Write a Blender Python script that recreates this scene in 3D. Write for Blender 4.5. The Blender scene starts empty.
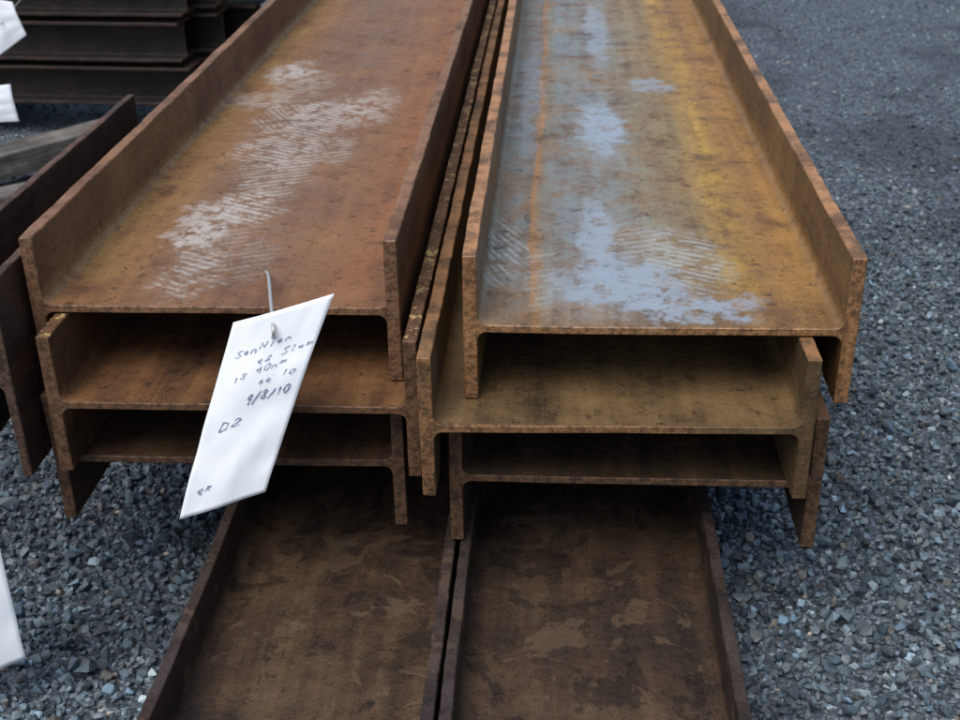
import bpy, math, random, numpy as np, bmesh
from mathutils import Matrix, Vector, noise as mnoise
random.seed(7); rng=np.random.default_rng(7)
sc=bpy.context.scene

# ------------------------------------------------------------------ node helper
class M:
    def __init__(s,name):
        s.mat=bpy.data.materials.new(name); s.mat.use_nodes=True
        s.t=s.mat.node_tree; s.t.nodes.clear()
        s.out=s.n('ShaderNodeOutputMaterial'); s.b=s.n('ShaderNodeBsdfPrincipled')
        s.t.links.new(s.b.outputs[0],s.out.inputs[0])
        s.tc=s.n('ShaderNodeTexCoord')
    def n(s,t,**k):
        x=s.t.nodes.new(t)
        for a,v in k.items(): setattr(x,a,v)
        return x
    def set(s,sock,v):
        if isinstance(v,bpy.types.NodeSocket): s.t.links.new(v,sock)
        elif isinstance(v,(tuple,list)) and len(v)==3 and sock.type=='RGBA': sock.default_value=(*v,1)
        else: sock.default_value=v
    def math(s,op,a,b=0.0,c=None,clamp=False):
        x=s.n('ShaderNodeMath',operation=op,use_clamp=clamp); s.set(x.inputs[0],a); s.set(x.inputs[1],b)
        if c is not None: s.set(x.inputs[2],c)
        return x.outputs[0]
    def vm(s,op,a,b=(0,0,0)):
        x=s.n('ShaderNodeVectorMath',operation=op); s.set(x.inputs[0],a); s.set(x.inputs[1],b)
        return x.outputs['Value'] if op=='LENGTH' else x.outputs[0]
    def noise(s,vec,scale,det=6,rough=.6,dist=0,col=False):
        x=s.n('ShaderNodeTexNoise'); s.set(x.inputs['Vector'],vec)
        x.inputs['Scale'].default_value=scale; x.inputs['Detail'].default_value=det
        x.inputs['Roughness'].default_value=rough; x.inputs['Distortion'].default_value=dist
        return x.outputs[1 if col else 0]
    def mr(s,v,a,b,c=0.,d=1.,smooth=True):
        x=s.n('ShaderNodeMapRange'); x.interpolation_type='SMOOTHSTEP' if smooth else 'LINEAR'
        s.set(x.inputs[0],v)
        for i,q in enumerate((a,b,c,d)): x.inputs[i+1].default_value=q
        return x.outputs[0]
    def mix(s,f,a,b,bt='MIX'):
        x=s.n('ShaderNodeMix',data_type='RGBA',blend_type=bt); s.set(x.inputs[0],f); s.set(x.inputs[6],a); s.set(x.inputs[7],b)
        return x.outputs[2]
    def fmix(s,f,a,b):
        x=s.n('ShaderNodeMix',data_type='FLOAT'); s.set(x.inputs[0],f); s.set(x.inputs[2],a); s.set(x.inputs[3],b); return x.outputs[0]
    def ramp(s,f,stops):
        x=s.n('ShaderNodeValToRGB'); s.set(x.inputs[0],f); e=x.color_ramp.elements
        while len(e)<len(stops): e.new(.5)
        for i,(p,c) in enumerate(stops): e[i].position=p; e[i].color=(*c,1)
        return x.outputs[0]
    def sep(s,v):
        x=s.n('ShaderNodeSeparateXYZ'); s.set(x.inputs[0],v); return x.outputs
    def bump(s,h,st,dist,nrm=None):
        x=s.n('ShaderNodeBump'); s.set(x.inputs['Height'],h); x.inputs['Strength'].default_value=st; x.inputs['Distance'].default_value=dist
        if nrm is not None: s.set(x.inputs['Normal'],nrm)
        return x.outputs[0]

def rust(name,dark,mid,light,off=(0,0,0),F=.218,xramp=None,xrough=None,marks=(),edge=(.30,.13,.055),edge_amt=.75,rough=.62,spec=.35,flake=None,fl_dark=.55,fleck=None,fine=.45):
    m=M(name); oc=m.tc.outputs['Object']; v=m.vm('ADD',oc,off)
    X,Y,Z=m.sep(oc)[:3]
    n1=m.noise(v,5,5,.65)
    n2=m.noise(m.vm('MULTIPLY',v,(1,.06,1)),30,4,.65)
    n3=m.noise(v,75,3,.75)
    n4=m.noise(v,330,0,.6)
    pt=m.noise(m.vm('ADD',v,(2,5,1)),11,6,.75)
    f=m.math('ADD',m.math('MULTIPLY',n1,.48),m.math('ADD',m.math('MULTIPLY',n2,.32),m.math('MULTIPLY',n3,.20)))
    col=m.ramp(f,[(.38,dark),(.5,mid),(.61,light)])
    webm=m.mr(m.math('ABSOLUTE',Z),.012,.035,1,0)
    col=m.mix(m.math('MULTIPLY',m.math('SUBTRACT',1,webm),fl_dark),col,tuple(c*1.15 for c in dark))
    rgh=m.mr(n3,.3,.7,rough-.1,rough+.14)
    if xramp:
        wob=m.math('MULTIPLY',m.math('SUBTRACT',m.noise(m.vm('MULTIPLY',v,(1,.15,1)),9,4,.65),.5),.085)
        xx=m.math('ADD',X,wob)
        fx=m.mr(xx,-.266,.266,0,1,False)
        rc=m.ramp(fx,xramp)
        rc=m.mix(m.mr(n2,.38,.62,.35,0),rc,mid)
        brk=m.mr(pt,.40,.62,1,.35)
        amt=m.math('MULTIPLY',webm,brk)
        fr=m.mr(m.math('ADD',Y,m.math('MULTIPLY',m.math('SUBTRACT',n1,.5),.35)),-.03,.16,.3,1)
        amt=m.math('MULTIPLY',amt,fr)
        col=m.mix(amt,col,rc)
        if xrough:
            rgh=m.fmix(m.math('MULTIPLY',amt,m.ramp(fx,[(p,(c,c,c)) for p,c in xrough])),rgh,.36)
    col=m.mix(m.mr(pt,.56,.66,0,.5),col,tuple(c*.75 for c in dark))
    col=m.mix(m.mr(n3,.50,.68,0,fine),col,dark)
    col=m.mix(m.mr(m.math('ADD',m.math('MULTIPLY',n4,.5),m.math('MULTIPLY',n1,.5)),.50,.62,0,.3),col,light)
    spots=m.noise(m.vm('ADD',v,(3,1,7)),40,3,.8)
    col=m.mix(m.mr(spots,.60,.68,0,.6),col,tuple(c*.35 for c in dark))
    if flake:
        fk=m.noise(m.vm('ADD',v,(7,3,2)),10,6,.66,.6)
        col=m.mix(m.mr(fk,.57,.60,0,.55),col,m.mix(m.mr(n3,.4,.6),flake,light))
        col=m.mix(m.mr(fk,.40,.44,.6,0),col,tuple(c*.5 for c in dark))
    gloss=None
    if marks:
        nz=m.noise(v,20,3,.75,0,True)
        vd=m.vm('ADD',oc,m.vm('MULTIPLY',m.vm('SUBTRACT',nz,(.5,.5,.5)),(.10,.22,0)))
        br=m.noise(m.vm('ADD',v,(1,4,2)),30,4,.78)
        brm=m.mr(br,.38,.56,0.0,1)
        wv=m.math('MULTIPLY',m.math('SUBTRACT',n1,.5),.022)
        wv=m.math('ADD',wv,m.math('MULTIPLY',m.math('SUBTRACT',n3,.5),.010))
        def stripes(p,ang):
            a=math.radians(ang)
            ph=m.math('MULTIPLY',m.math('ADD',m.math('ADD',m.math('MULTIPLY',X,math.sin(a)),m.math('MULTIPLY',Y,math.cos(a))),wv),2*math.pi/p)
            return m.mr(m.math('SINE',ph),-.6,.8,.28,1)
        S=[None,stripes(.016,28),stripes(.018,-22),stripes(.013,62)]
        for (cx,cy,rx,ry,c,amt,si) in marks:
            q=m.vm('MULTIPLY',m.vm('SUBTRACT',vd,(cx,cy,0)),(1/rx,1/ry,0))
            k=m.mr(m.vm('LENGTH',q),.5,1.15,amt,0)
            if si: k=m.math('MULTIPLY',k,S[si])
            k=m.math('MULTIPLY',k,brm if not (si==0 and c[2]>c[0]) else m.mr(br,.34,.52,.12,1))
            k=m.math('MULTIPLY',k,webm)
            col=m.mix(k,col,c)
            if not si: gloss=k if gloss is None else m.math('MAXIMUM',gloss,k)
        if gloss is not None: rgh=m.fmix(gloss,rgh,.42)
    em=m.mr(m.math('ABSOLUTE',Z),F/2-.005,F/2-.0008,0,edge_amt)
    em=m.math('MULTIPLY',em,m.mr(pt,.40,.60,1,.1))
    col=m.mix(em,col,edge)
    if fleck:
        k=m.math('MULTIPLY',m.mr(m.math('ABSOLUTE',Z),F/2-.003,F/2-.0008,0,.8),m.mr(spots,.54,.60))
        col=m.mix(k,col,fleck)
    endm=m.mr(Y,.0006,.003,.75,0)
    col=m.mix(endm,col,m.mix(m.mr(n3,.4,.62),tuple(c*.75 for c in edge),tuple(c*.22 for c in edge)))
    m.set(m.b.inputs['Base Color'],col); m.set(m.b.inputs['Roughness'],rgh)
    m.b.inputs['Specular IOR Level'].default_value=spec
    h=m.math('ADD',m.math('MULTIPLY',m.noise(v,60,2,.7),1),m.math('MULTIPLY',n4,.2))
    m.set(m.b.inputs['Normal'],m.bump(h,.6,.0035))
    return m.mat

# ------------------------------------------------------------------ beams
def profile(W,F,tf,tw,r=.013,ch=.0014):
    h=W/2; g=F/2
    def arc(cx,cz,r,a0,a1,n=6):
        return [(cx+r*math.cos(math.radians(a0+(a1-a0)*i/n)),cz+r*math.sin(math.radians(a0+(a1-a0)*i/n))) for i in range(n+1)]
    ur=[(h,g-ch),(h-ch,g),(h-tf+ch,g),(h-tf,g-ch),(h-tf,g*.6)]+arc(h-tf-r,tw/2+r,r,0,-90)
    ul=[(-x,z) for x,z in ur][::-1]
    up=ur+[(h*.4,tw/2),(0,tw/2),(-h*.4,tw/2)]+ul
    lo=[(-x,-z) for x,z in up]
    return up+[(-h,0)]+lo+[(h,0)]
def beam(name,loc,W,F,tf,tw,L,mat,wear=.0009,r=.013,skew=0):
    P=profile(W,F,tf,tw,r); n=len(P); P2=np.array(P)
    nx=np.roll(P2,-1,0)-np.roll(P2,1,0); nrm=np.stack([nx[:,1],-nx[:,0]],1); nrm/=np.linalg.norm(nrm,axis=1)[:,None]+1e-9
    ys=[0,.0013]+list(np.concatenate([np.arange(.012,1.6,.015),np.arange(1.6,L-.1,.12)]) if L>1.7 else np.arange(.012,L-.01,.015))+[L]
    V=[];sd=rng.uniform(0,100)
    for i,y in enumerate(ys):
        Q=P2-nrm*.0013 if i==0 else P2
        for (x,z) in Q:
            p=Vector((x*7,y*9+sd,z*7)); d=mnoise.noise_vector(p)*wear*1.6
            p=Vector((x*70,y*70+sd,z*70)); d=d+mnoise.noise_vector(p)*wear
            V.append((x+d.x,y+(d.y if i<2 else 0)+skew*x,z+d.z))
    Fc=[]
    for i in range(len(ys)-1):
        for j in range(n):
            k=(j+1)%n; Fc.append((i*n+j,i*n+k,(i+1)*n+k,(i+1)*n+j))
    Fc.append(tuple(range(n-1,-1,-1))); e=(len(ys)-1)*n; Fc.append(tuple(range(e,e+n)))
    me=bpy.data.meshes.new(name); me.from_pydata(V,[],Fc); me.update()
    bm=bmesh.new(); bm.from_mesh(me)
    bmesh.ops.recalc_face_normals(bm,faces=bm.faces); bm.to_mesh(me); bm.free()
    me.polygons.foreach_set('use_smooth',[True]*len(me.polygons)); me.set_sharp_from_angle(angle=math.radians(32))
    me.materials.append(mat)
    o=bpy.data.objects.new(name,me); sc.collection.objects.link(o)
    o.location=loc
    return o

W,F,TF,TW=.533,.2177,.019,.0115
pale=(.29,.34,.40); dust=(.37,.38,.36)
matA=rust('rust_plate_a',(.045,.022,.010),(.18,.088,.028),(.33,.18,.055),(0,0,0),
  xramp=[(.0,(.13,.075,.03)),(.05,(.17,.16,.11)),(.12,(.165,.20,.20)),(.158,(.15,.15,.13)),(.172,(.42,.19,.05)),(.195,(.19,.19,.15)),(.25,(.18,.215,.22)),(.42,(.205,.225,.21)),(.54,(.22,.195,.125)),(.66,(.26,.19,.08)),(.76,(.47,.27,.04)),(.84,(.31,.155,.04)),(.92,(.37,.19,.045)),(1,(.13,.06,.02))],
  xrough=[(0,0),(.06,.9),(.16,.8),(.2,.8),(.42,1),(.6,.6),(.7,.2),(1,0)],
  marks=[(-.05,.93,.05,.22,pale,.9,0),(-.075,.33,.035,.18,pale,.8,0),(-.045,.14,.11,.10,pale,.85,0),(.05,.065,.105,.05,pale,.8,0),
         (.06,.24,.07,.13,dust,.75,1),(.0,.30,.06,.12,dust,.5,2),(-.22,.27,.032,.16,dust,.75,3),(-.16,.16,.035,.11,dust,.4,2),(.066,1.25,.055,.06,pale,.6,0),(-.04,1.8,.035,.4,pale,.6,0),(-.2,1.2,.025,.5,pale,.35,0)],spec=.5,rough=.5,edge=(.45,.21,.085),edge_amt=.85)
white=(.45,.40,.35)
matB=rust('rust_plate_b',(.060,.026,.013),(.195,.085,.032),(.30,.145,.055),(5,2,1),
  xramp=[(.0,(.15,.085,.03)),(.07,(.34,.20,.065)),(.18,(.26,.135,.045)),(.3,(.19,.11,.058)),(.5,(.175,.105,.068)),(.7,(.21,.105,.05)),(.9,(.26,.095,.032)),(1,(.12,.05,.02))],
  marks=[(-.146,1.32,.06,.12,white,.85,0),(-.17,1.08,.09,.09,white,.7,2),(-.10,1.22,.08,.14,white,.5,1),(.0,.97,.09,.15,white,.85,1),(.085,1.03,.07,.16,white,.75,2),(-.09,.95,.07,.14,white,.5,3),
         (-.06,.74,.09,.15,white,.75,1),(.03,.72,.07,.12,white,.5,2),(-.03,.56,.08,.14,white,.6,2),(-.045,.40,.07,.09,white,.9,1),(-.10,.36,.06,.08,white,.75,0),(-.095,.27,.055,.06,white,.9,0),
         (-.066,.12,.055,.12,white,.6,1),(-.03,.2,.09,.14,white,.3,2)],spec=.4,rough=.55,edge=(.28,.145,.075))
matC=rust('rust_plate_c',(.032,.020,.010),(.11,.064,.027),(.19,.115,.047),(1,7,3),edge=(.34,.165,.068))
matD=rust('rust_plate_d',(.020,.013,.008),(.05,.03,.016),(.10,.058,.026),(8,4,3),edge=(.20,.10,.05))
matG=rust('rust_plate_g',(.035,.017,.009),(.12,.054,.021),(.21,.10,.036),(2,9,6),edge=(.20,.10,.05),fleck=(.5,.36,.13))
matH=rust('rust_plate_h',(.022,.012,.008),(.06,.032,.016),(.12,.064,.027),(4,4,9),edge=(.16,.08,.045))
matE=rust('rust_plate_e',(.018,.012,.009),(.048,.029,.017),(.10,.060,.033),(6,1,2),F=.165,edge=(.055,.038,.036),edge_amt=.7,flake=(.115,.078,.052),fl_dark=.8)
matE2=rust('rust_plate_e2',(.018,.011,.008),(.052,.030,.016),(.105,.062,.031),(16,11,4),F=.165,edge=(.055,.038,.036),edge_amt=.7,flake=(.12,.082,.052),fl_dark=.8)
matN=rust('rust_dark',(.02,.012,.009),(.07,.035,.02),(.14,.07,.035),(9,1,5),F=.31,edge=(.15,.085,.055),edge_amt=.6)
Lb=6.0
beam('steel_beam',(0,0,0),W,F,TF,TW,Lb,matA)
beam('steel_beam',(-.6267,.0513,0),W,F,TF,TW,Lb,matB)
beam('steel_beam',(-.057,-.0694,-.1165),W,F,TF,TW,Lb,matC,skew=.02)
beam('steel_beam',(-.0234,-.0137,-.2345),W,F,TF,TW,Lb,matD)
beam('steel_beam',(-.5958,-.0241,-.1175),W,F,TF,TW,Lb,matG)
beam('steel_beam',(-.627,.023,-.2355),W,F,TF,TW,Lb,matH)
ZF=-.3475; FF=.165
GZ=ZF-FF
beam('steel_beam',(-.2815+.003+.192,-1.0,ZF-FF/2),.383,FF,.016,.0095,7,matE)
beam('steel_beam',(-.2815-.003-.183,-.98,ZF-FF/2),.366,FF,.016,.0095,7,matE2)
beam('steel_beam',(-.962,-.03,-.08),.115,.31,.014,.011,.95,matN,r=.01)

# ------------------------------------------------------------------ distant stack of beams (across) on timbers
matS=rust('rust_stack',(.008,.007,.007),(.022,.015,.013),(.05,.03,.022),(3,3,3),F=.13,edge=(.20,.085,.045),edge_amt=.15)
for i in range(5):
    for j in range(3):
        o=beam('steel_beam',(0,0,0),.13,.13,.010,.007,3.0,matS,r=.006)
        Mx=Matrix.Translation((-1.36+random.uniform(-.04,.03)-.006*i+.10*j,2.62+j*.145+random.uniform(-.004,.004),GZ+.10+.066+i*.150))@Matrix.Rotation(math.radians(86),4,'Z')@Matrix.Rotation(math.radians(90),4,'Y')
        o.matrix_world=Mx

def timber_mat():
    m=M('weathered_timber'); oc=m.tc.outputs['Object']
    g=m.noise(oc,9,5,.7); s=m.noise(m.vm('MULTIPLY',oc,(3,60,60)),1.5,5,.65)
    f=m.math('ADD',m.math('MULTIPLY',g,.4),m.math('MULTIPLY',s,.6))
    m.set(m.b.inputs['Base Color'],m.ramp(f,[(.38,(.04,.035,.03)),(.5,(.12,.105,.09)),(.62,(.24,.22,.19))]))
    m.b.inputs['Roughness'].default_value=.85
    m.set(m.b.inputs['Normal'],m.bump(s,.6,.004)); return m.mat
mt=timber_mat()
def timber(name,a,b,w,h):
    a=Vector(a);b=Vector(b);d=b-a
    bm=bmesh.new(); r=bmesh.ops.create_cube(bm,size=1)
    bmesh.ops.scale(bm,vec=(d.length,w,h),verts=bm.verts)
    bmesh.ops.subdivide_edges(bm,edges=[e for e in bm.edges if abs((e.verts[0].co-e.verts[1].co).x)>.1],cuts=12)
    for v in bm.verts: v.co+=mnoise.noise_vector(v.co*7+Vector((a.x*9,0,0)))*.005
    bmesh.ops.bevel(bm,geom=[e for e in bm.edges if e.calc_face_angle(0)>1],offset=.004,segments=1,affect='EDGES')
    me=bpy.data.meshes.new(name); bm.to_mesh(me); bm.free(); me.materials.append(mt)
    o=bpy.data.objects.new(name,me); sc.collection.objects.link(o)
    o.location=(a+b)/2; o.rotation_euler=(0,-math.atan2(d.z,math.hypot(d.x,d.y)),math.atan2(d.y,d.x)); return o
timber('timber_baulk',(-2.3,2.56,GZ+.048),(-2.26,3.2,GZ+.048),.1,.1)
timber('timber_baulk',(-3.6,2.56,GZ+.048),(-3.56,3.2,GZ+.048),.1,.1)
timber('timber_baulk',(-1.38,2.70,GZ+.048),(-1.34,3.2,GZ+.048),.1,.1)
timber('timber_baulk',(-2.10,1.74,GZ+.07),(-1.58,2.38,GZ+.07),.11,.08)
timber('timber_baulk',(-2.3,1.40,GZ+.035),(-1.66,1.86,GZ+.035),.09,.06)

# ------------------------------------------------------------------ ground + gravel
def ground_mat():
    m=M('gravel_ground'); p=m.tc.outputs['Object']
    wp=m.vm('ADD',p,m.vm('MULTIPLY',m.noise(p,60,2,.5,0,True),(.008,.008,0)))
    def vor(scale):
        x=m.n('ShaderNodeTexVoronoi'); m.set(x.inputs['Vector'],wp); x.inputs['Scale'].default_value=scale; return x.outputs
    a=vor(95); b=vor(210)
    g=m.sep(a['Color'])[0]; g2=m.sep(b['Color'])[1]
    f=m.math('ADD',m.math('MULTIPLY',g,.5),m.math('MULTIPLY',g2,.5))
    col=m.ramp(f,[(.15,(.032,.041,.051)),(.5,(.10,.125,.15)),(.85,(.25,.29,.33))])
    big=m.noise(p,1.3,5,.65,.5)
    col=m.mix(m.mr(big,.48,.62,0,.65),col,(.035,.042,.052))
    d=m.mr(a['Distance'],.3,.65,0,.6)
    col=m.mix(d,col,(.02,.022,.026))
    m.set(m.b.inputs['Base Color'],col); m.b.inputs['Roughness'].default_value=.7
    h=m.math('SUBTRACT',1,a['Distance'])
    m.set(m.b.inputs['Normal'],m.bump(m.math('ADD',h,m.math('MULTIPLY',g,.6)),1,.008)); return m.mat
me=bpy.data.meshes.new('ground')
N=120; xs=np.concatenate([[-300,-60,-20,-8],np.linspace(-5,5,N),[8,20,60,300]]); ysg=np.concatenate([[-300,-60,-20,-5],np.linspace(-3,8,N),[12,25,70,300]])
def gh(x,y):
    return .018*mnoise.noise(Vector((x*.9,y*.9,3)))+.006*mnoise.noise(Vector((x*4,y*4,9)))-.012
V=[(x,y,gh(x,y)) for y in ysg for x in xs]; n=len(xs)
Fc=[(j*n+i,j*n+i+1,(j+1)*n+i+1,(j+1)*n+i) for j in range(len(ysg)-1) for i in range(n-1)]
me.from_pydata(V,[],Fc); me.materials.append(ground_mat()); me.polygons.foreach_set('use_smooth',[True]*len(Fc))
g=bpy.data.objects.new('ground',me); sc.collection.objects.link(g); g.location=(0,0,GZ)

def stone_templates(k=14):
    T=[]
    for i in range(k):
        bm=bmesh.new()
        for j in range(13):
            v=Vector(rng.normal(size=3)); v.normalize(); v=Vector((v.x*1.05,v.y*.85,v.z*.62))*rng.uniform(.82,1.0); bm.verts.new(v)
        bmesh.ops.convex_hull(bm,input=bm.verts)
        for v in [v for v in bm.verts if not v.link_faces]: bm.verts.remove(v)
        bmesh.ops.triangulate(bm,faces=bm.faces); bm.verts.index_update()
        T.append((np.array([v.co[:] for v in bm.verts]),np.array([[v.index for v in f.verts] for f in bm.faces]))); bm.free()
    return T
T=stone_templates()
pts=[]
def scatter(x0,x1,y0,y1,cell,rad,z0,z1,keep=1):
    X,Y=np.meshgrid(np.arange(x0,x1,cell),np.arange(y0,y1,cell)); X=X.ravel()+rng.uniform(-.5,.5,X.size)*cell; Y=Y.ravel()+rng.uniform(-.5,.5,X.size)*cell
    k=~((X>-.63)&(X<.09))
    k&=(X>-1.5-(Y+.5)*.45)&(X<.9+(Y+.5)*.42)
    k&=rng.random(len(X))<keep*np.clip(1.0-.30*(Y-.6),.3,1)
    X=X[k];Y=Y[k]
    R=rng.lognormal(0,.28,len(X))*rad*np.clip(1-.13*(Y-.3),.6,1)
    for x,y,r in zip(X,Y,R): pts.append((x,y,gh(x,y)+rng.uniform(z0,z1)*r,r))
scatter(-3.2,2.6,-.9,1.8,.0135,.0080,.0,.35)
scatter(-3.2,2.6,-.9,1.8,.0215,.0088,.7,1.3)
scatter(-4.2,3.2,1.8,5.2,.018,.0105,.0,.45)
pts=np.array(pts); nT=rng.integers(0,len(T),len(pts))
VV=[];FFc=[];CC=[];off=0
for ti,(tv,tf_) in enumerate(T):
    P=pts[nT==ti]; k=len(P)
    if k==0: continue
    q=rng.normal(size=(k,4)); q[:,1:3]*=.35; q/=np.linalg.norm(q,axis=1)[:,None]
    w,x,y,z=q.T
    Rm=np.stack([1-2*(y*y+z*z),2*(x*y-w*z),2*(x*z+w*y),2*(x*y+w*z),1-2*(x*x+z*z),2*(y*z-w*x),2*(x*z-w*y),2*(y*z+w*x),1-2*(x*x+y*y)],1).reshape(k,3,3)
    v=np.einsum('kij,nj->kni',Rm,tv)*P[:,3][:,None,None]+P[:,:3][:,None,:]
    VV.append(v.reshape(-1,3)); FFc.append((tf_[None]+(np.arange(k)*len(tv))[:,None,None]+off).reshape(-1,3)); off+=k*len(tv)
    br=np.clip(rng.lognormal(-2.25,.60,k),.025,.5); tint=rng.normal(0,1,k)
    c=np.stack([br*(.78+.07*tint),br*(1.02+.01*tint),br*(1.15-.07*tint),np.ones(k)],1)
    warm=rng.random(k)<.04; c[warm,:3]=br[warm][:,None]*np.array([1.2,1.0,.8])
    CC.append(np.repeat(c,len(tv),0))
VV=np.concatenate(VV);FFc=np.concatenate(FFc);CC=np.concatenate(CC)
me=bpy.data.meshes.new('gravel'); me.vertices.add(len(VV)); me.vertices.foreach_set('co',VV.ravel().astype(np.float32))
me.loops.add(FFc.size); me.loops.foreach_set('vertex_index',FFc.ravel().astype(np.int32))
me.polygons.add(len(FFc)); me.polygons.foreach_set('loop_start',(np.arange(len(FFc))*3).astype(np.int32))
me.update(calc_edges=True)
a=me.color_attributes.new('stone_colour','FLOAT_COLOR','POINT'); a.data.foreach_set('color',np.clip(CC,0,1).ravel().astype(np.float32))
me.polygons.foreach_set('use_smooth',[False]*len(FFc))
m=M('gravel_stone'); at=m.n('ShaderNodeAttribute',attribute_name='stone_colour'); nn=m.noise(m.tc.outputs['Object'],260,1,.7)
big=m.noise(m.tc.outputs['Object'],1.3,5,.65,.5)
c=m.mix(m.mr(nn,.4,.7,0,.35),at.outputs['Color'],m.mix(.6,at.outputs['Color'],(.26,.31,.36)))
c=m.mix(m.mr(big,.48,.62,0,.65),c,(.030,.038,.05))
m.set(m.b.inputs['Base Color'],c)
m.b.inputs['Roughness'].default_value=.5
me.materials.append(m.mat)
o=bpy.data.objects.new('gravel',me); sc.collection.objects.link(o); o.location=(0,0,GZ)

# ------------------------------------------------------------------ tags
mp=M('tag_paper'); nn=mp.noise(mp.tc.outputs['Object'],14,4,.6)
mp.set(mp.b.inputs['Base Color'],mp.mix(mp.mr(nn,.35,.7),(.90,.91,.92),(.84,.86,.89))); mp.b.inputs['Roughness'].default_value=.45
mi=M('ink'); mi.b.inputs['Base Color'].default_value=(.15,.18,.30,1); mi.b.inputs['Roughness'].default_value=.6
mbl=M('ink_blue'); mbl.b.inputs['Base Color'].default_value=(.03,.10,.35,1); mbl.b.inputs['Roughness'].default_value=.6
mw=M('wire_metal'); mw.b.inputs['Base Color'].default_value=(.5,.49,.48,1); mw.b.inputs['Metallic'].default_value=.5; mw.b.inputs['Roughness'].default_value=.45
GL={'S':[[(1,.9),(.5,1),(.1,.8),(.5,.5),(.9,.25),(.5,0),(0,.1)]],'I':[[(.5,1),(.5,0)]],'O':[[(.5,1),(.1,.7),(.1,.2),(.5,0),(.9,.3),(.9,.8),(.5,1)]],'N':[[(0,0),(.1,1),(.8,0),(.9,1)]],'e':[[(.1,.3),(.8,.4),(.5,.6),(.1,.3),(.5,0),(.9,.1)]],'n':[[(.1,0),(.1,.5),(.5,.6),(.8,.4),(.8,0)]],'m':[[(0,0),(.1,.5),(.4,.5),(.4,0),(.5,.5),(.9,.5),(.9,0)]],
'2':[[(.1,.8),(.5,1),(.85,.75),(.1,0),(.95,.02)]],'0':[[(.5,1),(.1,.7),(.1,.2),(.5,0),(.9,.3),(.9,.8),(.5,1)]],'/':[[(.9,1.1),(.1,-.1)]],'9':[[(.85,.6),(.3,.55),(.3,.95),(.8,1),(.85,.6),(.6,0)]],
'8':[[(.5,.5),(.15,.8),(.5,1),(.85,.8),(.5,.5),(.1,.2),(.5,0),(.9,.2),(.5,.5)]],'1':[[(.3,.8),(.5,1),(.5,0)]],'D':[[(.1,0),(.1,1),(.8,.8),(.8,.2),(.1,0)]],
'4':[[(.7,0),(.6,1),(0,.4),(.9,.4)]],'R':[[(.1,0),(.1,1),(.8,.8),(.1,.5),(.9,0)]],'Q':[[(.5,1),(.1,.5),(.5,0),(.9,.5),(.5,1)],[(.5,.3),(1,-.2)]],' ':[]}
def tag(TL,TR,BR,BL,curl,lines,inkmat=mi):
    TL,TR,BR,BL=map(Vector,(TL,TR,BR,BL)); nrm=(TR-TL).cross(BL-TL).normalized()
    if nrm.y>0: nrm=-nrm
    def S(u,v,lift=0):
        p=(TL*(1-u)+TR*u)*(1-v)+(BL*(1-u)+BR*u)*v
        cr=mnoise.noise(Vector((u*3,v*5,1.3)))*.5+.25*abs(mnoise.noise(Vector((u*6+v*3,v*4,4))))
        return p+nrm*(curl*(math.sin(v*3.1)*.6+math.sin(u*2.6+.5)*.5+cr-2.4*(u*(1-v))**3)+lift)
    nu,nv=20,40; V=[S(i/nu,j/nv) for j in range(nv+1) for i in range(nu+1)]
    Fc=[(j*(nu+1)+i,j*(nu+1)+i+1,(j+1)*(nu+1)+i+1,(j+1)*(nu+1)+i) for j in range(nv) for i in range(nu)]
    me=bpy.data.meshes.new('paper_tag'); me.from_pydata([v[:] for v in V],[],Fc); me.materials.append(mp.mat); me.polygons.foreach_set('use_smooth',[True]*len(Fc))
    o=bpy.data.objects.new('paper_tag',me); sc.collection.objects.link(o)
    md=o.modifiers.new('thickness','SOLIDIFY'); md.thickness=.0005; md.offset=0; md.use_rim=True
    V=[];Fc=[]
    for (txt,u0,v0,cw,chh,sl,th) in lines:
        u=u0
        for c in txt:
            jh=random.uniform(.75,1.15); jy=random.uniform(-.006,.006)
            for st in GL[c]:
                P=[]
                for a,b in zip(st[:-1],st[1:]):
                    for k in range(4):
                        t=k/4; P.append((a[0]*(1-t)+b[0]*t,a[1]*(1-t)+b[1]*t))
                P.append(st[-1]); P=[(u+(x+.25*y)*cw*.75+random.uniform(-.004,.004),v0+jy-y*chh*jh+sl*(u-u0)+random.uniform(-.002,.002)) for x,y in P]
                b0=len(V)
                for k,(x,y) in enumerate(P):
                    a=P[max(k-1,0)];b=P[min(k+1,len(P)-1)]
                    A=S(*a);B=S(*b);d=(B-A)
                    if d.length<1e-6:d=Vector((1,0,0))
                    s=d.normalized().cross(nrm)*th*random.uniform(.3,1.2)
                    c0=S(x,y,.0011); V+= [(c0+s)[:],(c0-s)[:]]
                Fc+=[(b0+2*k,b0+2*k+1,b0+2*k+3,b0+2*k+2) for k in range(len(P)-1)]
            u+=cw
    if V:
        me=bpy.data.meshes.new('handwriting'); me.from_pydata(V,[],Fc); me.materials.append(inkmat.mat)
        w=bpy.data.objects.new('handwriting',me); sc.collection.objects.link(w); w.parent=o
    return o
def wire(pts,r,parent):
    cu=bpy.data.curves.new('wire','CURVE'); cu.dimensions='3D'; cu.bevel_depth=r; cu.bevel_resolution=3
    s=cu.splines.new('NURBS'); s.points.add(len(pts)-1); s.order_u=3; s.use_endpoint_u=True
    for p,q in zip(s.points,pts): p.co=(*q,1)
    o=bpy.data.objects.new('wire',cu); sc.collection.objects.link(o); cu.materials.append(mw.mat); o.parent=parent
yt=-.054
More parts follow.
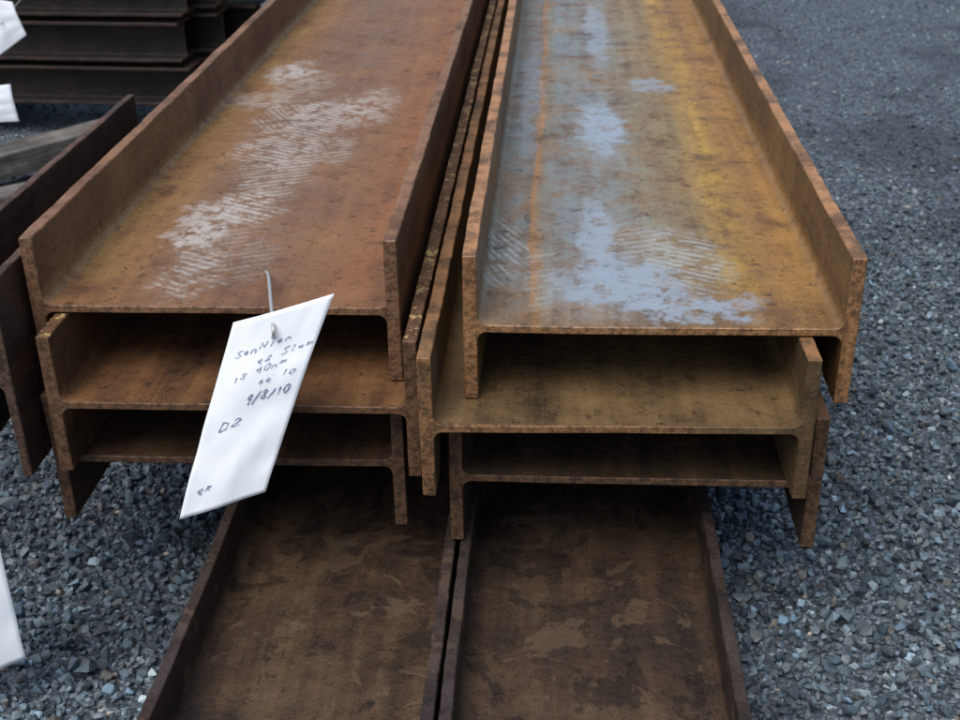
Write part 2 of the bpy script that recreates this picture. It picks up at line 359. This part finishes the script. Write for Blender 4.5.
t1=tag((-.572,yt+.01,.028),(-.434,yt-.01,.077),(-.544,yt-.03,-.217),(-.678,yt-.02,-.275),.006,
 [('SenNIen',.14,.19,.085,.03,-.05,.0006),('e2 S1em',.42,.25,.08,.03,-.05,.0005),('18 4Onm',.2,.31,.08,.03,-.05,.0005),('4e 1O',.5,.36,.08,.03,-.03,.0005),('9/8/1O',.42,.46,.08,.045,-.04,.0009),('D2',.2,.56,.13,.045,-.03,.0008),('QR',.14,.88,.10,.035,-.02,.0008)])
wire([(-.577,.172,.008),(-.560,.12,.030),(-.535,.02,.045),(-.515,-.060,.034),(-.512,-.072,.024),(-.517,-.060,.014)],.0026,t1)
t2=tag((-1.03,-.2,-.11),(-.883,-.2,-.10),(-.884,-.2,-.43),(-1.02,-.2,-.50),.005,[('0',.86,.45,.12,.06,0,.0013),('42',.3,.45,.12,.06,0,.0013)],inkmat=mbl)
wire([(-.95,-.03,.0),(-.95,-.1,.01),(-.955,-.2,-.10),(-.955,-.205,-.115)],.0012,t2)
t3=tag((-2.0,2.3,.02),(-1.84,2.3,-.01),(-1.81,2.3,-.11),(-1.98,2.3,-.22),.004,[])
t4=tag((-1.98,2.0,-.21),(-1.76,2.0,-.19),(-1.75,2.0,-.30),(-1.98,2.0,-.31),.004,[('42',.5,.7,.15,.4,0,.002)])
wire([(-1.92,2.535,.10),(-1.92,2.40,.08),(-1.91,2.30,.0),(-1.91,2.295,-.02)],.002,t3)
wire([(-1.88,2.535,-.02),(-1.88,2.2,-.08),(-1.88,2.0,-.19),(-1.88,1.995,-.215)],.002,t4)

# ------------------------------------------------------------------ camera
cam=bpy.data.cameras.new('camera'); co=bpy.data.objects.new('camera',cam); sc.collection.objects.link(co)
pi_,ya,ro=[math.radians(v) for v in (27.3976,-3.8466,-1.0352)]
f=Vector((math.sin(ya)*math.cos(pi_),math.cos(ya)*math.cos(pi_),-math.sin(pi_))); r=Vector((math.cos(ya),-math.sin(ya),0)); u=r.cross(f)
r2=r*math.cos(ro)+u*math.sin(ro); u2=-r*math.sin(ro)+u*math.cos(ro)
Mx=Matrix((r2,u2,-f)).transposed().to_4x4(); Mx.translation=(-.1424,-1.5125,.7381); co.matrix_world=Mx
cam.lens=1228.4369/960*36; cam.sensor_width=36; cam.clip_end=1000; cam.clip_start=.02
cam.dof.use_dof=True; cam.dof.focus_distance=1.65; cam.dof.aperture_fstop=9
sc.camera=co

# ------------------------------------------------------------------ light
w=bpy.data.worlds.new('World'); sc.world=w; w.use_nodes=True; nt=w.node_tree; bg=nt.nodes['Background']
sk=nt.nodes.new('ShaderNodeTexSky'); sk.sky_type='NISHITA'; sk.sun_disc=False; el,az=math.radians(62),math.radians(212)
sk.sun_elevation=el; sk.sun_rotation=az; sk.dust_density=2; sk.air_density=1.2
nt.links.new(sk.outputs[0],bg.inputs[0]); bg.inputs[1].default_value=.15
sl=bpy.data.lights.new('sun','SUN'); sl.energy=2.8; sl.angle=math.radians(45); sl.color=(1,.98,.95)
so=bpy.data.objects.new('sun',sl); sc.collection.objects.link(so)
d=Vector((math.sin(az)*math.cos(el),math.cos(az)*math.cos(el),math.sin(el))); so.rotation_euler=d.to_track_quat('Z','Y').to_euler()
sc.view_settings.view_transform='Standard'; sc.view_settings.look='None'; sc.view_settings.exposure=0
